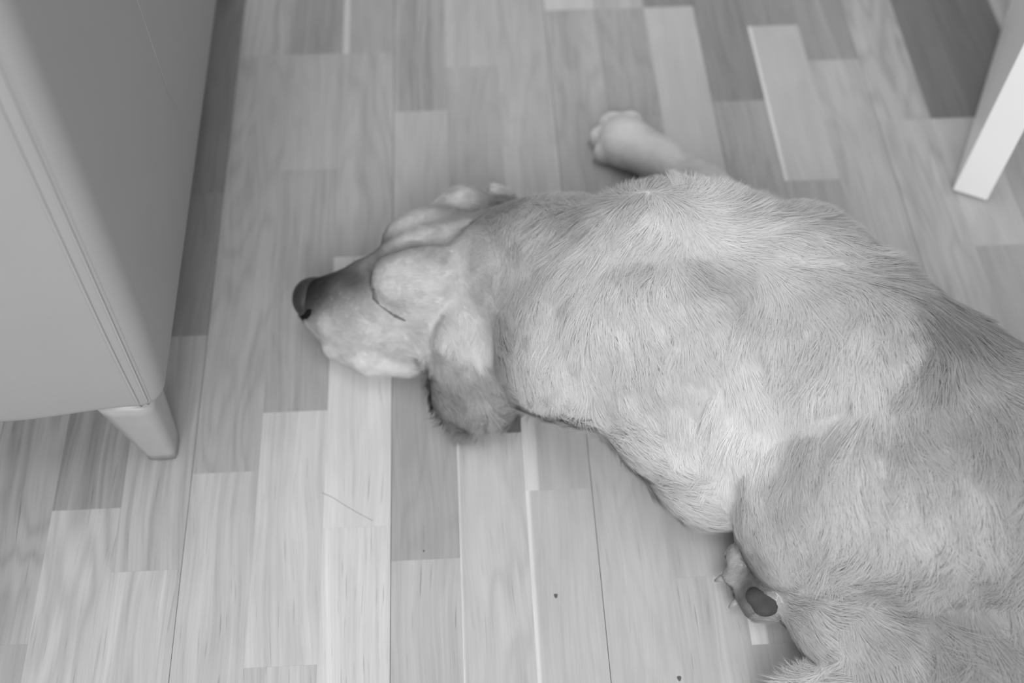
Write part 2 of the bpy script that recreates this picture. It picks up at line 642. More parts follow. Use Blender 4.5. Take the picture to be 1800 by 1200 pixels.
def blob(c, r, M=None, k=0.02, cut=False):
    """ellipsoid with radii r along the rows of M"""
    c, r = np.array(c, float), np.array(r, float)
    if M is None:
        M = np.eye(3)
    e = np.sqrt(((M * r[:, None]) ** 2).sum(0))
    s = sub_block(c - e, c + e, 0.05)
    x, y, z = gx[s[0]] - c[0], gy[:, s[1]] - c[1], gz[:, :, s[2]] - c[2]
    u = [(M[i, 0] * x + M[i, 1] * y + M[i, 2] * z) for i in range(3)]
    k0 = np.sqrt(sum((u[i] / r[i]) ** 2 for i in range(3)))
    k1 = np.sqrt(sum((u[i] / r[i] ** 2) ** 2 for i in range(3))) + 1e-6
    blend(s, k0 * (k0 - 1.0) / k1, k, cut)


# trunk: rib cage, loin and rump (the back curves away from the chair)
limb([(W(1165, 560, .115), .098), (W(1300, 590, .120), .108), (W(1470, 645, .120), .108), (W(1640, 760, .110), .088), (W(1800, 850, .110), .092), (W(1900, 920, .105), .090)], .03)
limb([(W(1290, 445, .15), .060), (W(1400, 476, .15), .062), (W(1480, 556, .15), .056), (W(1560, 604, .15), .056), (W(1650, 658, .145), .060), (W(1720, 720, .14), .060), (W(1800, 805, .135), .060), (W(1900, 900, .12), .07)], .018)   # spine
blob(W(1465, 632, .165), (.105, .076, .085), frame((0, 0, 1), (.94, -.34, 0)), .03)      # barrel of the ribs
blob(W(1345, 494, .165), (.115, .060, .080), frame((0, 0, 1), (.98, -.2, 0)), .03)        # back behind the withers
blob(W(1180, 450, .160), (.095, .070, .080), None, .03)                                  # far shoulder blade
blob(W(1725, 745, .155), (.095, .068, .070), frame((0, 0, 1), (.80, -.6, 0)), .03)      # loin and croup
# neck
limb([(W(860, 480, .072), .066), (W(950, 490, .088), .080), (W(1090, 520, .115), .098)], .03)
blob(W(1035, 622, .075), (.068, .060, .058), frame((0, -.3, 1), (.9, -.3, 0)), .035)     # breast beside the neck
blob(W(990, 412, .085), (.06, .042, .045), None, .02)                                    # ruff on the far side
# near shoulder, upper arm, elbow, and the forearm folded under the chest
blob(W(1150, 570, .165), (.085, .085, .075), None, .025)
limb([(W(1150, 600, .150), .075), (W(1190, 710, .105), .070), (W(1236, 835, .052), .044), (W(1252, 872, .036), .028)], .025)
limb([(W(1250, 872, .028), .025), (W(1105, 740, .028), .024), (W(1010, 670, .024), .020)], .02)
blob(W(1055, 630, .095), (.055, .060, .055), None, .04)
blob(W(1008, 605, .100), (.075, .070, .058), None, .03)
blob(W(985, 645, .066), (.058, .048, .048), None, .03)
blob(W(1058, 575, .128), (.085, .080, .068), None, .035)
blob(W(1300, 690, .135), (.030, .085, .055), frame((.5, -.3, .8), (.9, .3, -.4)), .012)  # hair edge of the upper arm
# far front leg: wrist and paw with toes
limb([(W(1320, 395, .060), .034), (W(1245, 330, .038), .021), (W(1165, 283, .032), .024), (W(1105, 252, .030), .031)], .015)
blob(W(1096, 245, .026), (.030, .031, .025), None, .012)
PAW_TOES = []
for (tx, ty, r) in ((1067, 267, .0130), (1060, 241, .0135), (1077, 218, .0140), (1107, 216, .0135)):
    c = W(tx, ty, .017)
    PAW_TOES.append(c)
    blob(c, (r * 1.3, r, .0175), None, .0025)
# near thigh, knee, and the hind leg folded under it
limb([(W(1810, 880, .115), .090), (W(1640, 880, .125), .085), (W(1490, 890, .105), .074), (W(1395, 915, .080), .052)], .036)
blob(W(1362, 965, .060), (.026, .040, .040), None, .02)
blob(W(1590, 840, .140), (.100, .070, .070), frame((0, -.2, 1), (.95, -.1, 0)), .03)
limb([(W(1385, 1050, .028), .020), (W(1460, 1080, .045), .038), (W(1560, 1130, .05), .046), (W(1680, 1150, .060), .055), (W(1820, 1080, .07), .06)], .016)
limb([(W(1375, 1050, .026), .020), (W(1340, 1052, .024), .020), (W(1318, 1025, .022), .016)], .010)
TOES = []
for (tx, ty, tz, r) in ((1302, 976, .034, .0130), (1296, 1010, .022, .0130), (1312, 1044, .014, .0115)):
    c = W(tx, ty, tz)
    TOES.append(c)
    blob(c, (r * 1.1, r, r), None, .002)
# second hind foot and the tail curling round in front of the leg
limb([(W(1400, 1225, .025), .020), (W(1500, 1200, .032), .028), (W(1620, 1180, .045), .034), (W(1760, 1120, .06), .045), (W(1880, 1060, .08), .05)], .012)

# head -----------------------------------------------------------------
blob(W(782, 482, .070), (.080, .062, .060), None, .015)                     # skull
limb([(W(572, 545, .038), .0280), (W(610, 552, .041), .036), (W(665, 555, .046), .044), (W(740, 540, .052), .052)], .015)  # muzzle
limb([(W(560, 514, .055), .014), (W(640, 484, .074), .014), (W(690, 466, .092), .018)], .015)                              # bridge of the nose
blob(W(735, 492, .102), (.050, .036, .030), frame((.0, -.35, .94), (1, -.05, 0)), .008)                                    # near brow
blob(W(752, 416, .088), (.050, .022, .031), frame((.0, .35, .94), (1, .12, 0)), .008)                                      # far brow
limb([(W(745, 415, .085), .026), (W(815, 374, .068), .027), (W(860, 375, .065), .020)], .02)
blob(W(735, 590, .050), (.048, .032, .034), None, .012)                     # cheek
limb([(W(590, 606, .024), .016), (W(650, 628, .026), .0195), (W(715, 630, .028), .0200), (W(744, 638, .020), .012)], .005)  # hanging lip
limb([(W(580, 588, .018), .013), (W(640, 602, .016), .016)], .010)          # chin
blob(W(655, 596, .033), (.042, .026, .024), None, .012)
EYE = [(657, 508), (661, 524), (668, 536), (680, 546), (695, 555), (712, 564)]
# furrow of the forehead
limb([(W(650, 462, .098), .003), (W(700, 444, .114), .005), (W(780, 420, .124), .005), (W(850, 402, .120), .004)], .016, True)
# near ear, folded over the cheek and lying on the floor
NE = frame((-.10, -.62, .78), (1, .05, 0))
blob(W(850, 630, .066), (.046, .058, .014), NE, .008)
blob(W(815, 690, .036), (.036, .044, .014), frame((-.25, -.55, .80), (1, .1, 0)), .008)
blob(W(888, 664, .044), (.026, .044, .014), frame((.25, -.5, .83), (1, .1, 0)), .008)
limb([(W(815, 545, .090), .019), (W(788, 595, .076), .017), (W(774, 635, .050), .011), (W(776, 680, .030), .008)], .007)
# far ear hanging behind the skull
blob(W(885, 385, .070), (.026, .018, .034), None, .014)
limb([(W(868, 334, .066), .0085), (W(888, 346, .058), .012)], .006)
# keep the dog on the floor
np.maximum(field, np.broadcast_to(0.0012 - gz, DIM), out=field)


def trace(px, py):
    """first point of the dog's surface on the ray through a pixel"""
    d = ROT @ np.array([(px - 900) / F_PX, -(py - 600) / F_PX, -1.0])
    d /= np.linalg.norm(d)
    t = 0.6
    for _ in range(600):
        p = CAM + d * t
        i = np.round((p - ORG) / GRID).astype(int)
        if (i < 0).any() or (i >= DIM).any():
            t += 0.004
            continue
        v = field[tuple(i)]
        if v < 0.0006:
            return p
        t += max(float(v) * 0.7, 0.0008)
    return W(px, py, 0.01)


def surface_nets(f, org, h):
    n = np.array(f.shape)
    ins = f < 0
    c = np.zeros(n - 1, np.int8)
    for dx in (0, 1):
        for dy in (0, 1):
            for dz in (0, 1):
                c += ins[dx:n[0] - 1 + dx, dy:n[1] - 1 + dy, dz:n[2] - 1 + dz]
    act = np.argwhere((c > 0) & (c < 8))
    idx = np.full(n - 1, -1, np.int32)
    idx[tuple(act.T)] = np.arange(len(act))
    acc = np.zeros((len(act), 3))
    cnt = np.zeros(len(act))
    cor = [np.array(v) for v in ((0, 0, 0), (1, 0, 0), (0, 1, 0), (1, 1, 0), (0, 0, 1), (1, 0, 1), (0, 1, 1), (1, 1, 1))]
    val = [f[tuple((act + v).T)] for v in cor]
    for a in range(8):
        for b in range(a + 1, 8):
            if np.abs(cor[a] - cor[b]).sum() != 1:
                continue
            va, vb = val[a], val[b]
            m = (va < 0) != (vb < 0)
            t = np.where(m, va / np.where(m, va - vb, 1), 0)
            acc[m] += (cor[a] + t[:, None] * (cor[b] - cor[a]))[m]
            cnt[m] += 1
    verts = org + h * (act + acc / cnt[:, None])
    quads = []
    for ax in range(3):
        u, v = (ax + 1) % 3, (ax + 2) % 3
        sl0, sl1 = [slice(None)] * 3, [slice(None)] * 3
        sl0[ax], sl1[ax] = slice(0, -1), slice(1, None)
        a_in, b_in = ins[tuple(sl0)], ins[tuple(sl1)]
        for flip, m in ((False, a_in & ~b_in), (True, ~a_in & b_in)):
            e = np.argwhere(m)
            e = e[(e[:, u] > 0) & (e[:, v] > 0) & (e[:, u] < n[u] - 1) & (e[:, v] < n[v] - 1)]
            du, dv = np.eye(3, dtype=int)[u], np.eye(3, dtype=int)[v]
            q = np.stack([idx[tuple((e - du - dv).T)], idx[tuple((e - dv).T)], idx[tuple(e.T)], idx[tuple((e - du).T)]], 1)
            quads.append(q[:, ::-1] if flip else q)
    return verts, np.concatenate(quads)


BV, BQ = surface_nets(field, ORG, GRID)


def smooth_mesh(V, Q, it, lam):
    E = np.concatenate([Q[:, [0, 1]], Q[:, [1, 2]], Q[:, [2, 3]], Q[:, [3, 0]]])
    for _ in range(it):
        s = np.zeros_like(V)
        c = np.zeros(len(V))
        for k in range(3):
            s[:, k] = np.bincount(E[:, 0], V[E[:, 1], k], len(V)) + np.bincount(E[:, 1], V[E[:, 0], k], len(V))
        c = np.bincount(E[:, 0], minlength=len(V)) + np.bincount(E[:, 1], minlength=len(V))
        V = V + lam * (s / c[:, None] - V)
    return V


BV = smooth_mesh(BV, BQ, 3, 0.5)
BV[:, 2] = np.maximum(BV[:, 2], 0.0008)


def vert_normals(V, Q):
    n = np.cross(V[Q[:, 2]] - V[Q[:, 0]], V[Q[:, 3]] - V[Q[:, 1]])
    N = np.zeros_like(V)
    for j in range(4):
        for k in range(3):
            N[:, k] += np.bincount(Q[:, j], n[:, k], len(V))
    return N / (np.linalg.norm(N, axis=1)[:, None] + 1e-12)


BN = vert_normals(BV, BQ)

# coat: control points (pixel, height) -> combing direction in the picture, hair length in mm, coat tone (own markings, plus light painted into the shaded neck and breast), curl
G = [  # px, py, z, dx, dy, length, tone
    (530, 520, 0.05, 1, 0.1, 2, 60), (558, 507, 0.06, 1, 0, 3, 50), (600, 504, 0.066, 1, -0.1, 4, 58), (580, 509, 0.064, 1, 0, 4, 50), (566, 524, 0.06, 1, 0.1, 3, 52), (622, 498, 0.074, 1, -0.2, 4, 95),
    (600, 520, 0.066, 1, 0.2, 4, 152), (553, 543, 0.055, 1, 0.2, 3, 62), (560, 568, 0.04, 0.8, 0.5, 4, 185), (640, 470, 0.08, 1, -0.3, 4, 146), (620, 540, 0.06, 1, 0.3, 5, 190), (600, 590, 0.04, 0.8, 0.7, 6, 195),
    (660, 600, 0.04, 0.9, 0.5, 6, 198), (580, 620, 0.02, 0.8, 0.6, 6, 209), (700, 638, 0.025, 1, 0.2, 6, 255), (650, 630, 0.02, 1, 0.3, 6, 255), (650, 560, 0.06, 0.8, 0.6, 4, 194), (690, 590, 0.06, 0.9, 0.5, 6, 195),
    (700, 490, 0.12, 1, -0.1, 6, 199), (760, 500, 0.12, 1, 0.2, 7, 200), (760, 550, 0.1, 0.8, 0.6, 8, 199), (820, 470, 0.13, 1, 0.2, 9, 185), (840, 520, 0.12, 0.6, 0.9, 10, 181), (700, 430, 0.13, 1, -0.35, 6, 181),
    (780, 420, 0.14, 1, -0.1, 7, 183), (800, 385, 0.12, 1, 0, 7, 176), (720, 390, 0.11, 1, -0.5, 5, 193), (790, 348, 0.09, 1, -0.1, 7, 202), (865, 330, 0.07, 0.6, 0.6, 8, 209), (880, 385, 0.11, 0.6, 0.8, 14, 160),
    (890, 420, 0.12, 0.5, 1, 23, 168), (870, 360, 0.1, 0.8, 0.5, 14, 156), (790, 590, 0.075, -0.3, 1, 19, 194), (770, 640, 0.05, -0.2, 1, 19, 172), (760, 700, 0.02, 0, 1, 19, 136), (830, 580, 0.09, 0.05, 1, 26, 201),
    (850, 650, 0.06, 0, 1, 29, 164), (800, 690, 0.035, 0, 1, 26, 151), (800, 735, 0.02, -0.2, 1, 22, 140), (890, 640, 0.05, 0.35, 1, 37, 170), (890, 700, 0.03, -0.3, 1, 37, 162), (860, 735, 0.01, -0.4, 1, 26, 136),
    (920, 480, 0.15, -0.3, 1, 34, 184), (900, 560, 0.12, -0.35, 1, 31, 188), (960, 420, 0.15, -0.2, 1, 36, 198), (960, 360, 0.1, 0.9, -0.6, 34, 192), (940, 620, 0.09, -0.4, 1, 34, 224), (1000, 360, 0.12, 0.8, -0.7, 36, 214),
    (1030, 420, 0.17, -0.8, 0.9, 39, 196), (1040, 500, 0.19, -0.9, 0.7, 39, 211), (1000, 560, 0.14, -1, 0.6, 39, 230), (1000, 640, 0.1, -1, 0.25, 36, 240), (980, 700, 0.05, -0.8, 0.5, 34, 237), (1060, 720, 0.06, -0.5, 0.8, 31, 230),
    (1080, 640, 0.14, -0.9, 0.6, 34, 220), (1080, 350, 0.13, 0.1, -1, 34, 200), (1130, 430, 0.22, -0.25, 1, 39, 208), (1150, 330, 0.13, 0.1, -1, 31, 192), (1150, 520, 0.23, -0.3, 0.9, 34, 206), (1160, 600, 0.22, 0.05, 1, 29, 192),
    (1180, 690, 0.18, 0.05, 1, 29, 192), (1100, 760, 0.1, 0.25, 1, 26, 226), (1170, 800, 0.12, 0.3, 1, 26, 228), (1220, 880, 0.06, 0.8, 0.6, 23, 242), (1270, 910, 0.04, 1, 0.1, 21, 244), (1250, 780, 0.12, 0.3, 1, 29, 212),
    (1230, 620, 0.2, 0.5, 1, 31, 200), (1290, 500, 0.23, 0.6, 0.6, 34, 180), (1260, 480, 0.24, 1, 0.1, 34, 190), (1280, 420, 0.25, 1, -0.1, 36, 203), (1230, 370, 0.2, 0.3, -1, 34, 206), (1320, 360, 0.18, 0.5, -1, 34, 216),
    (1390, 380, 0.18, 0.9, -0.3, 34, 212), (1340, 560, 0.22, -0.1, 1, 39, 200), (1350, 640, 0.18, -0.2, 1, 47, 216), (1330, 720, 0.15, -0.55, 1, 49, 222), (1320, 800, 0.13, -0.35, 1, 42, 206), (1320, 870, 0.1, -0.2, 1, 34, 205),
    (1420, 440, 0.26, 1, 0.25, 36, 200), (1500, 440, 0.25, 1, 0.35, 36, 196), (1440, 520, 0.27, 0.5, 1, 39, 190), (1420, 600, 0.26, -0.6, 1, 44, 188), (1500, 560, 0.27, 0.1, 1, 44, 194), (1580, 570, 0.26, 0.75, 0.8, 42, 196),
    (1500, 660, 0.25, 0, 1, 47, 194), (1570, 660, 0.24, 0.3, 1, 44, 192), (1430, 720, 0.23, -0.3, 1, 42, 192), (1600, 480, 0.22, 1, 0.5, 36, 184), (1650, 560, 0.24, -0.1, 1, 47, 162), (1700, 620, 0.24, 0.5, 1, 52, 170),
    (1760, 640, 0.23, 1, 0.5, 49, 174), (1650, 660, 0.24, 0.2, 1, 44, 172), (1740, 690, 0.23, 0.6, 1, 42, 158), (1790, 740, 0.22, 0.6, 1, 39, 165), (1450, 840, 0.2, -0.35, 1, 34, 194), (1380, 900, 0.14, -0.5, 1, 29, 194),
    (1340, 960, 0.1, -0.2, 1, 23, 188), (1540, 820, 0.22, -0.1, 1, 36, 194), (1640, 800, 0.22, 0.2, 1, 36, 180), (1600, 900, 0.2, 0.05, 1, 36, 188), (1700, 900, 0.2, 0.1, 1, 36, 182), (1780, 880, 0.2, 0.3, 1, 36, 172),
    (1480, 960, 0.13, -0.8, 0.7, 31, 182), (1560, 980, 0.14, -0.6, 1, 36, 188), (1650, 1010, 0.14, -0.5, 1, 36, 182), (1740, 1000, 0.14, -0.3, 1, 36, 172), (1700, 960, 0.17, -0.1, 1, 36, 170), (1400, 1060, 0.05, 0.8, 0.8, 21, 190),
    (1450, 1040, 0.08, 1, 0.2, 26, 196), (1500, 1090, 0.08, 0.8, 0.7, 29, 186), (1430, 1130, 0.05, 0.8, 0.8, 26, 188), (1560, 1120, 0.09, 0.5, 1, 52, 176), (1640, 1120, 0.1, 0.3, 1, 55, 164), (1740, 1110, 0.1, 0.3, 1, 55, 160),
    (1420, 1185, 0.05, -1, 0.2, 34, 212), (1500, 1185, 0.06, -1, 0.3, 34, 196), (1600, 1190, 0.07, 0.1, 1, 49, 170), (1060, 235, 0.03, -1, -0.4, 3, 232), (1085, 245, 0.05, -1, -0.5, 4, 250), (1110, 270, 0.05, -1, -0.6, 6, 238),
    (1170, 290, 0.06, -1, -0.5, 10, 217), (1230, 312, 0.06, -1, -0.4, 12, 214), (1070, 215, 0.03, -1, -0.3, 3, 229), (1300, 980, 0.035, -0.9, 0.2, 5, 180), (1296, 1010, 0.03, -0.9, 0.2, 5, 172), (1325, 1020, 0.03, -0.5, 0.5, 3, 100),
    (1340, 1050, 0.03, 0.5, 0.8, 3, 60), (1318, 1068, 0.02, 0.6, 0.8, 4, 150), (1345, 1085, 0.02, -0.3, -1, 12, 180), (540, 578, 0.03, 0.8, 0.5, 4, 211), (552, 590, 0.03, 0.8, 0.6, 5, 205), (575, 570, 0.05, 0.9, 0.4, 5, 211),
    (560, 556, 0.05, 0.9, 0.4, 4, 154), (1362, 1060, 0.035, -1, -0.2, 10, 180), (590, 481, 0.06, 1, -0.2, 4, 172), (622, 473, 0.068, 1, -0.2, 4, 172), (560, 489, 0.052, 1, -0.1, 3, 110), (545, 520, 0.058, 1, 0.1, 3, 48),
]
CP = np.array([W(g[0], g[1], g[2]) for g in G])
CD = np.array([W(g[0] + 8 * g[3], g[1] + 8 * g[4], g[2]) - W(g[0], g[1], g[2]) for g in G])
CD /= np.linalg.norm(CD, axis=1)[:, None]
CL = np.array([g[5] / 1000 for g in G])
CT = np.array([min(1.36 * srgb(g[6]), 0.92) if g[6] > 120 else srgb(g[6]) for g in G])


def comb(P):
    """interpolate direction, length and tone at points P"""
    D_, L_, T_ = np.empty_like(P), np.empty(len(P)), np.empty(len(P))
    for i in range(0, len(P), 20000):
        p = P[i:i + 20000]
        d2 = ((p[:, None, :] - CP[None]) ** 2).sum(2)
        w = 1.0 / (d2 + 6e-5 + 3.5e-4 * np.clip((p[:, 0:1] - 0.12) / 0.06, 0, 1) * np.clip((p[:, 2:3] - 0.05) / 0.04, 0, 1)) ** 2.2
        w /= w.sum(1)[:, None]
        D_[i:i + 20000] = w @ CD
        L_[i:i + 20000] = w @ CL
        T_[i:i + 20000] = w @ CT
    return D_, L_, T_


def coat_material(name, normal_attr):
    m = NT(name)
    a = m.n('ShaderNodeAttribute')
    a.attribute_name = 'coat'
    sp = m.n('ShaderNodeSeparateColor')
    m.l(a.outputs['Color'], sp.inputs[0])
    m.l(m.grey(sp.outputs[0]), m.bsdf.inputs['Base Color'])
    m.bsdf.inputs['Roughness'].default_value = 0.65
    if normal_attr:
        tr = m.n('ShaderNodeBsdfTranslucent')
        m.l(m.grey(sp.outputs[0]), tr.inputs['Color'])
        mx = m.n('ShaderNodeMixShader')
        mx.inputs[0].default_value = 0.45
        m.l(m.bsdf.outputs[0], mx.inputs[1])
        m.l(tr.outputs[0], mx.inputs[2])
        m.l(mx.outputs[0], m.t.nodes['Material Output'].inputs['Surface'])
    m.bsdf.inputs['Specular IOR Level'].default_value = 0.22
    if normal_attr:
        na = m.n('ShaderNodeAttribute')
        na.attribute_name = 'lay'
        vt = m.n('ShaderNodeVectorTransform', vector_type='NORMAL', convert_from='OBJECT', convert_to='WORLD')
        m.l(na.outputs['Vector'], vt.inputs[0])
        m.l(vt.outputs[0], m.bsdf.inputs['Normal'])
    return m.mat


skin_mat = coat_material('dog_undercoat', False)
fur_mat = coat_material('dog_coat', True)


def raw_mesh(name, V, faces_flat, starts, mat, parent):
    me = bpy.data.meshes.new(name)
    me.vertices.add(len(V))
    me.vertices.foreach_set('co', np.asarray(V, np.float32).ravel())
    me.loops.add(len(faces_flat))
    me.loops.foreach_set('vertex_index', faces_flat.astype(np.int32))
    me.polygons.add(len(starts))
    me.polygons.foreach_set('loop_start', starts.astype(np.int32))
    me.polygons.foreach_set('use_smooth', np.ones(len(starts), bool))
    me.materials.append(mat)
    me.update(calc_edges=True)
    me.validate()
    return link(bpy.data.objects.new(name, me), parent)


dog = empty('dog', (0.42, 0.60, 0), 'cream long-haired dog asleep on the parquet with its chin down', 'dog')
body = raw_mesh('body', BV, BQ.ravel(), np.arange(len(BQ)) * 4, skin_mat, dog)
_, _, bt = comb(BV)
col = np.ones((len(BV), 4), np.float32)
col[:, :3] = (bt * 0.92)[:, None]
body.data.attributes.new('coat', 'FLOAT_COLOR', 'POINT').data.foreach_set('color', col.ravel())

# fur ---------------------------------------------------------------------
TRI = np.concatenate([BQ[:, [0, 1, 2]], BQ[:, [0, 2, 3]]])
ta = np.cross(BV[TRI[:, 1]] - BV[TRI[:, 0]], BV[TRI[:, 2]] - BV[TRI[:, 0]])
tarea = np.linalg.norm(ta, axis=1) / 2
tc = BV[TRI].mean(1)
tn = ta / (2 * tarea[:, None] + 1e-12)
_, tl, _ = comb(tc[::1])
dens = tarea * (1.0 + 1.6 * np.clip((0.014 - tl) / 0.010, 0, 1))
dens *= np.where(tn[:, 2] < -0.55, 0.05, 1.0) * np.where(tc[:, 2] < 0.004, 0.2, 1.0)
dens *= np.where(tn[:, 1] > 0.75, 0.35, 1.0)
NF = 440000
ti = rng.choice(len(TRI), NF, p=dens / dens.sum())
r1, r2 = np.sqrt(rng.random(NF)), rng.random(NF)
bc = np.stack([1 - r1, r1 * (1 - r2), r1 * r2], 1)
P0 = (BV[TRI[ti]] * bc[:, :, None]).sum(1)
N0 = (BN[TRI[ti]] * bc[:, :, None]).sum(1)
N0 /= np.linalg.norm(N0, axis=1)[:, None]
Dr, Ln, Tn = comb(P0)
keep = Ln > 0.0026
# gentle waves in the combing direction
ph = np.sin(P0 @ np.array([61., 37., 53.])) + np.sin(P0 @ np.array([-43., 71., 29.]) + 1.3) + 0.7 * np.sin(P0 @ np.array([120., -95., 60.]) + 0.4)


def unit(a):
    return a / (np.linalg.norm(a, axis=1)[:, None] + 1e-9)


far = np.clip((N0[:, 1] - 0.30) / 0.35, 0, 1)[:, None]
Dr = Dr * (1 - far) + np.array([0.35, 0.25, -0.9]) * far
Ln = Ln * (1 - 0.35 * far[:, 0])
T0 = unit(Dr - N0 * (Dr * N0).sum(1)[:, None])
S0 = np.cross(N0, T0)
an = 0.16 * ph + rng.normal(0, 0.11, NF)
T0 = unit(T0 * np.cos(an)[:, None] + S0 * np.sin(an)[:, None])
S0 = np.cross(N0, T0)
Ln = Ln * rng.uniform(0.65, 1.15, NF)
lift = rng.uniform(0.07, 0.20, NF) + 0.10 * np.clip((0.012 - Ln) / 0.008, 0, 1)
# locks: hairs lean towards the tip of the lock they belong to
NCL = 5200
ci = rng.choice(NF, NCL, replace=False)
kd = kdtree.KDTree(NCL)
for j, i in enumerate(ci):
    kd.insert(P0[i], j)
kd.balance()
own = np.fromiter((kd.find(p)[1] for p in P0), np.int32, NF)
lc = ci[own]
ltone = rng.normal(0, 0.035, NCL)[own]
ltwist = rng.normal(0, 0.12, NCL)[own]
T0 = unit(T0 * np.cos(ltwist)[:, None] + S0 * np.sin(ltwist)[:, None])
S0 = np.cross(N0, T0)
# broad tufts
NTU = 900
cj = rng.choice(NF, NTU, replace=False)
kt = kdtree.KDTree(NTU)
for j, i in enumerate(cj):
    kt.insert(P0[i], j)
kt.balance()
tuft = np.fromiter((kt.find(p)[1] for p in P0), np.int32, NF)
wl = np.clip((Ln - 0.010) / 0.02, 0, 1)
tw = rng.normal(0, 0.15, NTU)[tuft] * wl
T0 = unit(T0 * np.cos(tw)[:, None] + S0 * np.sin(tw)[:, None])
S0 = np.cross(N0, T0)
Ln = Ln * (1 + wl * rng.uniform(-0.25, 0.25, NTU)[tuft])
lift = lift * (1 + wl * rng.uniform(-0.5, 0.7, NTU)[tuft])
ltone = ltone + rng.normal(0, 0.035, NTU)[tuft]
SEG = 3
pts = []
wavy = np.clip((P0[:, 0] - 0.42) / 0.05, 0, 1) * np.clip((0.42 - P0[:, 1]) / 0.05, 0, 1) + np.clip((0.13 - P0[:, 0]) / 0.02, 0, 1) * np.clip((0.70 - P0[:, 1]) / 0.03, 0, 1)
curl = rng.normal(0, 0.10, NF) + 0.22 * np.sin(P0 @ np.array([25., 31., -18.])) + wavy * 0.45 * np.sin(P0 @ np.array([170., 140., 90.]))
for j in range(SEG + 1):
    s = j / SEG
    c = P0 + T0 * (Ln * s)[:, None] + S0 * (Ln * curl * s * s)[:, None] + N0 * (Ln * (lift * s * 1.5 - 0.62 * lift * s * s) + 0.0002)[:, None]
    pts.append(c)
tip_l = pts[-1][lc]
for j in range(1, SEG + 1):
    s = j / SEG
    off = tip_l - pts[-1] if j < SEG else tip_l - pts[SEG]
    ln = np.linalg.norm(off, axis=1)
    off = off * (np.minimum(1.0, np.minimum(0.012, 0.3 * Ln) / (ln + 1e-9)))[:, None]
    pts[j] = pts[j] + off * (0.55 * s * s)
for j in range(SEG + 1):
    pts[j][:, 2] = np.maximum(pts[j][:, 2], 0.0012)
wid = np.where(Ln > 0.012, 0.00033, 0.00024) * rng.uniform(0.7, 1.3, NF)
V = np.empty((NF, 2 * SEG + 1, 3), np.float32)
prof = (1.0, 0.9, 0.62)
for j in range(SEG):
    V[:, 2 * j] = pts[j] - S0 * (wid * prof[j])[:, None]
    V[:, 2 * j + 1] = pts[j] + S0 * (wid * prof[j])[:, None]
V[:, 2 * SEG] = pts[SEG]
V = V[keep]
n = len(V)
lay = unit(N0 * 1.0 + T0 * rng.normal(0.0, 0.06, NF)[:, None] + S0 * rng.normal(0, 0.08, NF)[:, None])[keep]
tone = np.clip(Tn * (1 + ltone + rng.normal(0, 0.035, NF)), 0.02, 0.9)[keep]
NV = 2 * SEG + 1
base = (np.arange(n) * NV)[:, None]
quads = np.concatenate([base + np.array([[2 * j, 2 * j + 1, 2 * j + 3, 2 * j + 2]]) for j in range(SEG - 1)], 1).reshape(n, SEG - 1, 4)
tris = base + np.array([[2 * SEG - 2, 2 * SEG - 1, 2 * SEG]])
flat = np.concatenate([quads.reshape(n, -1), tris], 1)
st = np.concatenate([np.arange(SEG - 1) * 4, [(SEG - 1) * 4]])
per = (SEG - 1) * 4 + 3
starts = (np.arange(n)[:, None] * per + st[None]).ravel()
fur = raw_mesh('fur', V.reshape(-1, 3), flat.ravel(), starts, fur_mat, dog)
fur['kind'] = 'stuff'
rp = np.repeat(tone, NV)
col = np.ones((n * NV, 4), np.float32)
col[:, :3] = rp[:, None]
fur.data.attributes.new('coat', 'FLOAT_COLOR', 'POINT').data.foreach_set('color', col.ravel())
fur.data.attributes.new('lay', 'FLOAT_VECTOR', 'POINT').data.foreach_set('vector', np.repeat(lay, NV, 0).astype(np.float32).ravel())

# nose, closed eyelid, pads and claws ---------------------------------------
nose_mat = simple_mat('nose_leather', 0.035, 0.38, 0.6, 0.2, 300.0, 0.4, 1400.0)
lid_mat = simple_mat('eyelid_rim', 0.13, 0.6, 0.3)
pad_mat = simple_mat('paw_pad_skin', 0.06, 0.7, 0.3, 0.2, 200.0, 0.5, 900.0)
claw_mat = simple_mat('claw_horn', 0.30, 0.4, 0.5, 0.1, 90.0)


def local_field_mesh(name, fn, lo, hi, h, mat, parent):
    lo, hi = np.array(lo), np.array(hi)
    n = np.ceil((hi - lo) / h).astype(int) + 1
    X, Y, Z = [lo[i] + h * np.arange(n[i]) for i in range(3)]
    f = fn(X[:, None, None], Y[None, :, None], Z[None, None, :]) + np.zeros(n)
    v, q = surface_nets(f, lo, h)
    v = smooth_mesh(v, q, 2, 0.5)
    return raw_mesh(name, v, q.ravel(), np.arange(len(q)) * 4, mat, parent)


def ell(x, y, z, c, r):
    return (np.sqrt(((x - c[0]) / r[0]) ** 2 + ((y - c[1]) / r[1]) ** 2 + ((z - c[2]) / r[2]) ** 2) - 1) * min(r)


def smin(a, b, k):
    h = np.clip(0.5 + 0.5 * (b - a) / k, 0, 1)
    return b * (1 - h) + a * h - k * h * (1 - h)


NC = W(540, 525, .046)
nost = W(533, 551, .047)


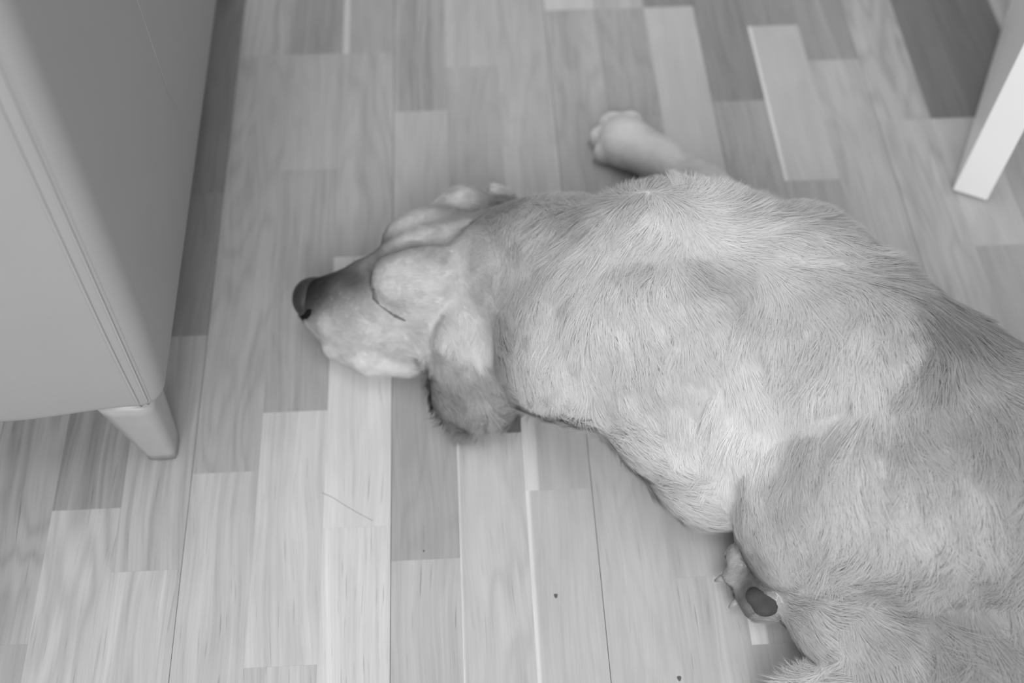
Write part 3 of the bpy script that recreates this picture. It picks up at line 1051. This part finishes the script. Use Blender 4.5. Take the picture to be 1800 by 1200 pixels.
def nose_fn(x, y, z):
    d = ell(x, y, z, NC, (.0165, .0215, .0190))
    d = smin(d, ell(x, y, z, NC + np.array([.012, .004, .008]), (.017, .017, .013)), .008)
    d = smin(d, ell(x, y, z, nost + np.array([.006, .000, -.002]), (.010, .009, .010)), .006)
    cut = smin(ell(x, y, z, nost + np.array([-.001, -.006, .004]), (.0085, .0060, .0060)), ell(x, y, z, nost + np.array([-.009, -.004, .000]), (.006, .0030, .0035)), .003)
    cut2 = np.maximum(np.abs(y - NC[1]) - .0008, np.abs(z - NC[2] + .004) - .012)
    cut2 = np.maximum(cut2, x - (NC[0] - .0135))
    return np.maximum(np.maximum(d, -cut), -cut2)


local_field_mesh('nose', nose_fn, NC - .035, NC + .035, .0012, nose_mat, dog)


def trace_nose(px, py):
    t = trace(px, py)
    dd = t - CAM
    L = np.linalg.norm(dd)
    dd = dd / L
    for i in range(90):
        p = CAM + dd * (L - 0.09 + i * 0.001)
        if nose_fn(p[0], p[1], p[2]) < 0:
            return p
    return t


nostril_mat = simple_mat('nostril_shade', 0.008, 0.9, 0.1)  # near-black colour of a solid tube, painted for the shade inside the nostril
v, f = tube_data([trace_nose(x, y) for x, y in ((525, 555), (531, 558), (538, 556), (544, 549), (547, 544))], [.0008, .0020, .0036, .0042, .0012], 10)
mesh_obj('nostril', v, f, nostril_mat, dog, True)
lid = [trace(x, y) for x, y in EYE]
v, f = tube_data([p + np.array([0, 0, .0004]) for p in lid], [.0016, .0040, .0012, .0007, .0020, .0006], 8)
mesh_obj('eyelid', v, f, lid_mat, dog, True)
PC = trace(1338, 1052)


def pad_fn(x, y, z):
    f = ell(x, y, z, PC + np.array([.000, .004, -.004]), (.0135, .0105, .0090))
    f = smin(f, ell(x, y, z, PC + np.array([.011, .003, -.004]), (.0110, .0120, .0085)), .004)
    return smin(f, ell(x, y, z, PC + np.array([.004, -.007, -.005]), (.0120, .0085, .0080)), .004)


local_field_mesh('paw_pad', pad_fn, PC - .035, PC + .035, .0012, pad_mat, dog)
for c, d in zip(TOES, ((-.35, .25, -.35), (-.6, .0, -.3), (-.5, -.3, -.1))):
    d = np.array(d)
    p0 = c + d / np.linalg.norm(d) * .009
    p1, p2 = p0 + d * .012, p0 + d * .020 + np.array([0, 0, -.003])
    p1[2], p2[2] = max(p1[2], .004), max(p2[2], .0022)
    v, f = tube_data([p0, p1, p2], [.0046, .0036, .0012], 8)
    mesh_obj('claw', v, f, claw_mat, dog, True)
for c, d in zip(PAW_TOES, ((-.9, -.3), (-1, 0), (-.8, .5), (-.3, 1))):
    d = np.array([d[0], d[1], 0.0])
    d /= np.linalg.norm(d)
    p0 = c + d * .0095 + np.array([0, 0, -.003])
    v, f = tube_data([p0, p0 + d * .005 + np.array([0, 0, -.003]), p0 + d * .009 + np.array([0, 0, -.0095])], [.0030, .0024, .0008], 8)
    mesh_obj('claw', v, f, claw_mat, dog, True)

# one loose hair lying on the floor
v, f = tube_data([W(x, y, .0004) for x, y in ((566, 866), (585, 874), (606, 888), (630, 902), (655, 915))], .00020, 5)
o = mesh_obj('loose_hair', v, f, simple_mat('loose_hair', 0.38, 0.7), None, True)
o['label'] = 'single thin hair lying slantwise on the palest floor strip'
o['category'] = 'hair'
